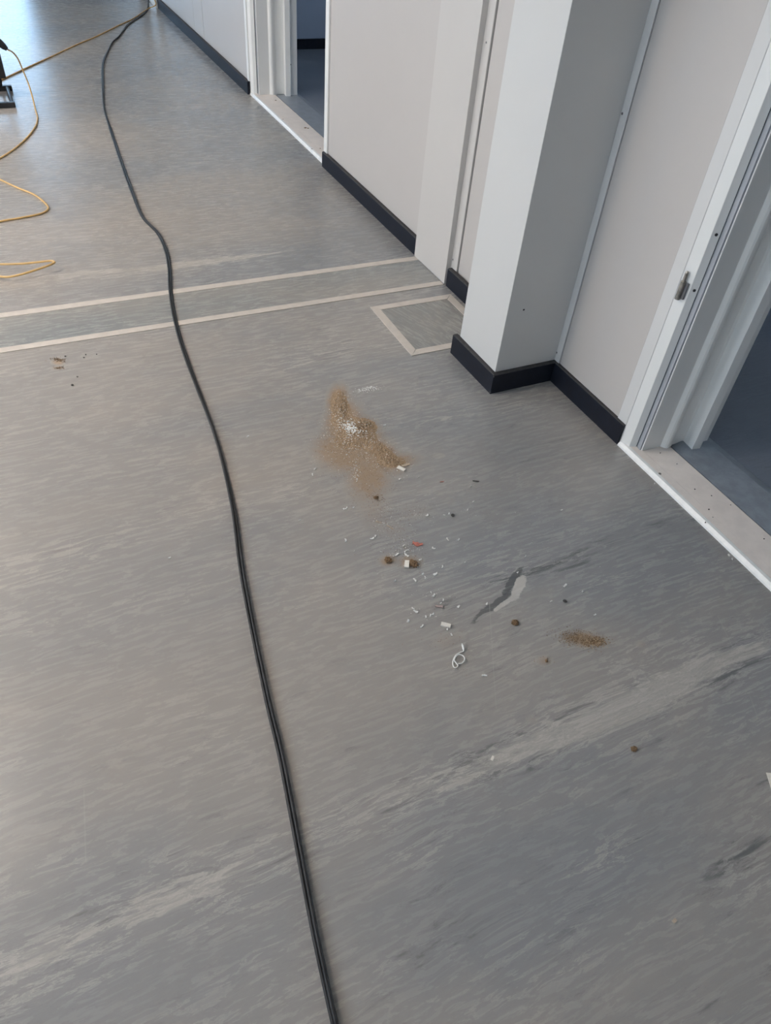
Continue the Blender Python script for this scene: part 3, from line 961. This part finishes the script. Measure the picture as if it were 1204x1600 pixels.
sp = tag(empty('sand_patch', (fl(912, 999).x, fl(912, 999).y, 0)), 'small flat patch of brown sand lying apart to the right of the white curl', 'sand')
tag(grains('sand_grains', 'grain_a', scatter([(905, 997, 34, 13, .12, 520, .0006, .0015), (930, 1003, 18, 8, 0, 260, .0008, .0020), (890, 995, 20, 10, 0, 120, .0005, .0012)]), sp), kind='stuff')
tag(grains('pale_grains', 'grain_b', scatter([(912, 999, 34, 12, .12, 280, .0006, .0014), (932, 1003, 16, 7, 0, 160, .0008, .0019)]), sp), kind='stuff')

sm = tag(empty('dirt_smudge', (fl(91, 570).x, fl(91, 570).y, 0)), 'small rusty brown dirt smudge left of the black cable below the beige strips', 'dirt')
tag(grains('dirt_grains', 'clod', scatter([(90, 562, 11, 3.5, .15, 90, .0010, .0028), (92, 574, 11, 3, -.15, 50, .0009, .0022), (71, 564, 6, 2, 0, 12, .0008, .0016)]), sm), kind='stuff')


def flat_piece(name, mat, px, py, L_, W_, T_, ang, label, cat, group=None, tilt=0.0, bend=0.0, ragged=False, taper=1.0):
    """Bevelled sliver lying on the floor (lengths in millimetres, ang in degrees in plan)."""
    bm = bmesh.new()
    n = 6
    pr = [(-.5, -.5), (.5, -.5), (.5, .5), (-.5, .5)]
    rings = []
    ta = rnd.uniform(.85, 1)
    cv = rnd.uniform(-.7, .7)
    for i in range(n + 1):
        s = i / n - .5
        wv = W_ * (ta + (1 - ta) * (1 - abs(s) * 2)) * .001 * (taper + (1 - taper) * (1 - i / n))
        lat = 0.0
        if ragged:
            wv *= rnd.uniform(.35, 1.15)
            lat = cv * (s * s - .08) * L_ * .001 + rnd.uniform(-.08, .08) * W_ * .001
        zb = bend * (s * 2) ** 2 * .001
        rings.append([bm.verts.new((s * L_ * .001 + (0.0003 * math.sin(7 * k) if i in (0, n) else 0), a * wv + lat, (b + .5) * T_ * .001 + zb)) for k, (a, b) in enumerate(pr)])
    for A, B in zip(rings, rings[1:]):
        for k in range(4):
            bm.faces.new((A[k], A[(k + 1) % 4], B[(k + 1) % 4], B[k]))
    bm.faces.new(rings[0])
    bm.faces.new(rings[-1])
    o = obj(name, bm, M[mat])
    p = fl(px, py)
    o.location = (p.x, p.y, max(0.0002, mound_h(p.x, p.y) - 0.0016) + abs(math.sin(tilt)) * W_ * .0005)
    o.rotation_euler = (tilt, 0, math.radians(ang))
    return tag(o, label, cat, group)


def plan_angle(px, py, dx, dy):
    d = fl(px + dx, py + dy) - fl(px, py)
    return math.degrees(math.atan2(d.y, d.x))


flat_piece('plastic_chip', 'chip', 626.5, 733, 27, 11, 4, plan_angle(626, 733, 10, 5), 'white rectangular plastic chip at the right foot of the sawdust heap', 'chip', 'plastic chips', .12)
flat_piece('plastic_chip', 'chip', 635.3, 882.5, 25, 13, 5, plan_angle(635, 882, -1, 10), 'cream upright plastic chip between two brown clods', 'chip', 'plastic chips', .1)
flat_piece('plastic_chip', 'chip', 695.8, 977.5, 25, 11, 5, plan_angle(696, 977, 12, 3), 'cream plastic chip just above the white curl', 'chip', 'plastic chips', .08)
flat_piece('plastic_chip', 'wood', 634, 727, 26, 9, 2, plan_angle(634, 727, 10, -3), 'dusty tan sliver half buried at the right tip of the sawdust', 'chip', 'plastic chips', .05)
flat_piece('red_scrap', 'red', 652, 850.5, 30, 19, 1.6, plan_angle(652, 850, 10, 2), 'small red scrap lying among the crumbs', 'scrap', None, .05, 1.5, ragged=True, taper=.5)
flat_piece('pink_scrap', 'pink', 685, 948, 20, 10, 1.6, plan_angle(685, 948, 10, 1), 'dull pink flake above the cream chip and curl', 'scrap', None, .05, 1.5, ragged=True)
flat_piece('splinter', 'dark', 743, 752, 21, 3, 2, plan_angle(743, 752, 10, 1), 'dark thin splinter to the right of the sawdust heap', 'splinter', 'splinters')
flat_piece('splinter', 'wood', 591, 816, 18, 2.4, 1.6, plan_angle(591, 816, 10, 3), 'pale thin splinter just below the sawdust trail', 'splinter', 'splinters')
flat_piece('splinter', 'wood', 609, 824, 24, 2.4, 1.6, plan_angle(609, 824, 10, 6), 'pale longer splinter above the red scrap', 'splinter', 'splinters')
flat_piece('splinter', 'red', 690, 753, 12, 2.2, 1.6, plan_angle(690, 753, 10, -1), 'tiny reddish splinter between sawdust heap and dark splinter', 'splinter', 'splinters')
flat_piece('fleck', 'chip', 769, 1185, 11, 6, 1.4, 40, 'pale yellow fleck on the light marbled streak near the bottom', 'fleck', 'single flecks')
flat_piece('fleck', 'wood', 1053, 1439, 9, 6, 1.4, 10, 'pale yellow fleck on the dark floor at the lower right', 'fleck', 'single flecks')


def clod(px, py, r, mat, label, cat, sub=2, name='clod', group='clods', sq=.55):
    bm = bmesh.new()
    p = fl(px, py)
    rock(bm, (0, 0, 0), r * .001, sq * (.75 if sub > 1 else 1), 3 if sub > 1 else 1, .34 if sub > 1 else .18)
    o = obj(name, bm, M[mat], smooth=False)
    o.location = (p.x, p.y, 0)
    return tag(o, label, cat, group)


clod(606, 876, 11, 'clod', 'brown crumbly clod to the left of the cream upright chip', 'clod')
clod(645.5, 881.5, 12, 'clod', 'brown crumbly clod to the right of the cream upright chip', 'clod')
clod(804, 974, 9, 'clod', 'single brown lump below the pale marble patch', 'clod')
clod(587, 778, 6, 'clod', 'small brown lump in the thin dust below the heap', 'clod')
clod(990, 1171, 6, 'clod', 'rust brown crumb under the light marbled streak', 'crumb')
clod(882, 940, 5, 'dark', 'dark crumb above the brown sand patch', 'crumb', 1)
clod(707, 806, 6, 'dark', 'black speck right of the crumb trail', 'crumb', 1)
clod(853, 1033, 4, 'clod', 'rust brown crumb on the small stain below the sand patch', 'crumb', 1)
clod(113, 602, 7, 'dark', 'dark crumb left of the black cable, lowest below the beige strips', 'crumb', 1, sq=.3)
for x, y in ((134, 554.5), (131, 559), (151, 554), (102, 557)):
    clod(x, y, 3.6, 'dark', 'tiny dark crumb in the row just below the lower beige strip', 'crumb', 1, group='dark crumbs below the strips')
clod(121, 589, 4, 'dark', 'tiny dark crumb alone between the row of crumbs and the lowest one', 'crumb', 1, sq=.4)
for x, y in ((1085, 764.5), (1111, 774.5), (1107, 796), (1113, 808.5), (1141, 789), (1057, 725), (1031, 708), (1101.5, 816.5), (1193, 842)):
    p = fl(x, y, 0.0145)
    bm = bmesh.new()
    rock(bm, (0, 0, 0), .0026, .5, 1, .2)
    o = obj('grit_speck', bm, M['dark'])
    o.location = (p.x, p.y, 0.0139)
    tag(o, 'tiny dark grit speck on the cream threshold of the near doorway', 'grit', 'grit on the near threshold')
for x, y, r in ((430.5, 157, 6), (442, 186.5, 4.5), (477, 200, 7), (481, 200.5, 5), (487, 233, 5), (500, 232, 4)):
    p = fl(x, y, 0.0145)
    bm = bmesh.new()
    rock(bm, (0, 0, 0), r * .0012, .3, 1, .2)
    o = obj('grit_speck', bm, M['clod'])
    o.location = (p.x, p.y, 0.0140)
    tag(o, 'small brown crumb on the cream threshold of the far doorway', 'grit', 'crumbs on the far threshold')

# white curl of shaving
CURL = [(721.4, 1005.5), (723.2, 1011), (723.9, 1017), (718.5, 1019.5), (712.5, 1023), (708.3, 1030), (707.2, 1037.5), (709, 1042.5), (712.5, 1043), (714.8, 1039.5), (712, 1035.5), (709.6, 1031.5), (712, 1025.5),
        (718, 1022.6), (724, 1025.6), (725.4, 1031), (721.5, 1036), (715.5, 1037)]
zs = [.010, .006, .003, .003, .003, .0025, .0025, .003, .003, .004, .006, .007, .008, .007, .006, .005, .004, .003]
bm = bmesh.new()
cp = spline([fl(x, y, z) for (x, y), z in zip(CURL, zs)], 6)
nC = len(cp)
tube(bm, cp, lambda i: 0.0015 + (0.0014 if 2 < i < 10 else 0.0), 8)
tag(obj('shaving_curl', bm, M['shaving'], smooth=True), 'white curled plastic shaving lying on the floor', 'shaving')

# scattered small white shavings, nearest to the photographs positions
SH = [(648, 907, 5, 80), (660, 897, 4, 20), (664, 903, 4, 70), (679, 898, 6, 10), (682, 896, 4, 60), (691, 886, 4, 50), (677, 931, 7, 20), (673, 926, 4, 70), (692, 938, 4, 60), (688, 943, 3, 0),
      (649, 956, 6, 130), (645, 951, 4, 120), (676, 960, 4, 20), (672, 962, 4, 50), (637, 971, 5, 30), (659, 979, 4, 20), (665, 964, 4, 70), (716, 948, 5, 30), (705, 992, 4, 80), (698, 984, 4, 60),
      (756, 1056, 5, 160), (726, 879, 3, 0), (656, 875, 4, 20), (653, 886, 4, 20), (617, 908, 3, 30), (677, 857, 6, 120), (699, 843, 6, 80), (716, 844, 4, 20), (667, 806, 4, 30), (694, 805, 4, 140), (701, 803, 4, 50),
      (730, 797, 4, 30), (634, 861, 6, 30), (635, 868, 6, 110), (620, 867, 5, 20), (630, 853, 4, 40), (581, 842, 5, 10), (586, 838, 4, 60), (739, 784, 3, 20), (882, 915.5, 7, 20), (860, 940, 4, 10), (909, 925, 3, 40),
      (929, 961, 4, 0), (1138, 868, 5, 60), (1143, 874, 5, 30), (1022, 756, 3, 30), (877, 797, 3, 10), (387, 682, 5, 20), (468, 813, 3, 10), (540, 845, 5, 60), (541, 794, 5, 40), (537, 796, 4, 80), (552, 793, 3, 20),
      (265, 872, 4, 0), (492, 733, 5, 30), (624, 749, 4, 10), (653, 746, 3, 20), (600, 665, 4, 0), (541, 711, 3, 10), (735, 760, 3, 30), (488, 742, 4, 80), (645, 715, 3, 0), (808, 895, 4, 20), (820, 870, 3, 30), (760, 944, 4, 40)]


def shaving_label(x, y):
    k = 'small white plastic shaving '
    if x < 300:
        return 'tiny white speck alone to the left of the black cable'
    if x < 400:
        return k + 'alone just right of the black cable above the middle'
    if x < 480:
        return k + 'alone between the black cable and the dust trail'
    if x < 500:
        return k + 'at the left foot of the sawdust heap'
    if x > 1100:
        return k + 'lying against the white nosing of the near doorway'
    if x > 1000:
        return k + 'alone on the floor below the near skirting'
    if x > 850 and y > 850:
        return k + 'above the brown sand patch'
    if x > 780:
        return k + 'on the floor above the pale marble patch'
    if y > 1040:
        return k + 'alone below and right of the white curl'
    if y > 888:
        return k + 'between the upright cream chip and the white curl'
    if y > 840 and x > 600:
        return k + 'around the red scrap and the brown clods'
    if y > 770 and x > 600:
        return k + 'right of the crumb trail and above the red scrap'
    if x < 600 and y > 770:
        return k + 'in the thin dust below the sawdust heap'
    return k + 'around the lower edge of the sawdust heap'


for x, y, s, a in SH:
    flat_piece('white_shaving', 'shaving', x, y, s * rnd.uniform(1.6, 2.8), s * rnd.uniform(.8, 1.3), rnd.uniform(1.0, 2.2), a + rnd.uniform(-15, 15), shaving_label(x, y), 'shaving', 'small white shavings', rnd.uniform(-.2, .2), rnd.uniform(0, 1.6), ragged=True)

# white scrap of paper at the right edge
A, B, C_, D_ = fl(1196, 1207.5), fl(1216, 1209), fl(1226, 1268), fl(1205, 1236)
bm = bmesh.new()
lo = [bm.verts.new((p.x, p.y, 0.0003)) for p in (A, B, C_, D_)]
hi = [bm.verts.new((p.x, p.y, 0.0012)) for p in (A, B, C_, D_)]
bm.faces.new(lo)
bm.faces.new(hi)
for i in range(4):
    bm.faces.new((lo[i], lo[(i + 1) % 4], hi[(i + 1) % 4], hi[i]))
tag(obj('paper_scrap', bm, M['chip']), 'white paper scrap on the floor cut by the right edge of the photo', 'paper')
# pale nicks on the outer corner of the pillar skirting
nk = bpy.data.objects['baseboard_pillar']
for z, s in ((.006, .0022), (.014, .0018), (.021, .0012), (.033, .0010), (.047, .0012), (.060, .0011), (.070, .0018), (.074, .0022)):
    bm = bmesh.new()
    rock(bm, (1.3805, 1.7995, z - s * .5), s, .8, 1, .3)
    obj('chipped_nick', bm, M['chip'], nk)
bm = bmesh.new()
d = ROT @ Vector(((818 - 602) / FPX, -(484 - 800) / FPX, -1))
p = Vector((0, 0, H)) + d * (1.815 / d.y)
cyl(bm, (p.x, 1.816, p.z), (p.x, 1.8143, p.z), 0.0042, 0.0034, 8)
obj('dark_nick', bm, M['dark'], bpy.data.objects['wall_pillar'])
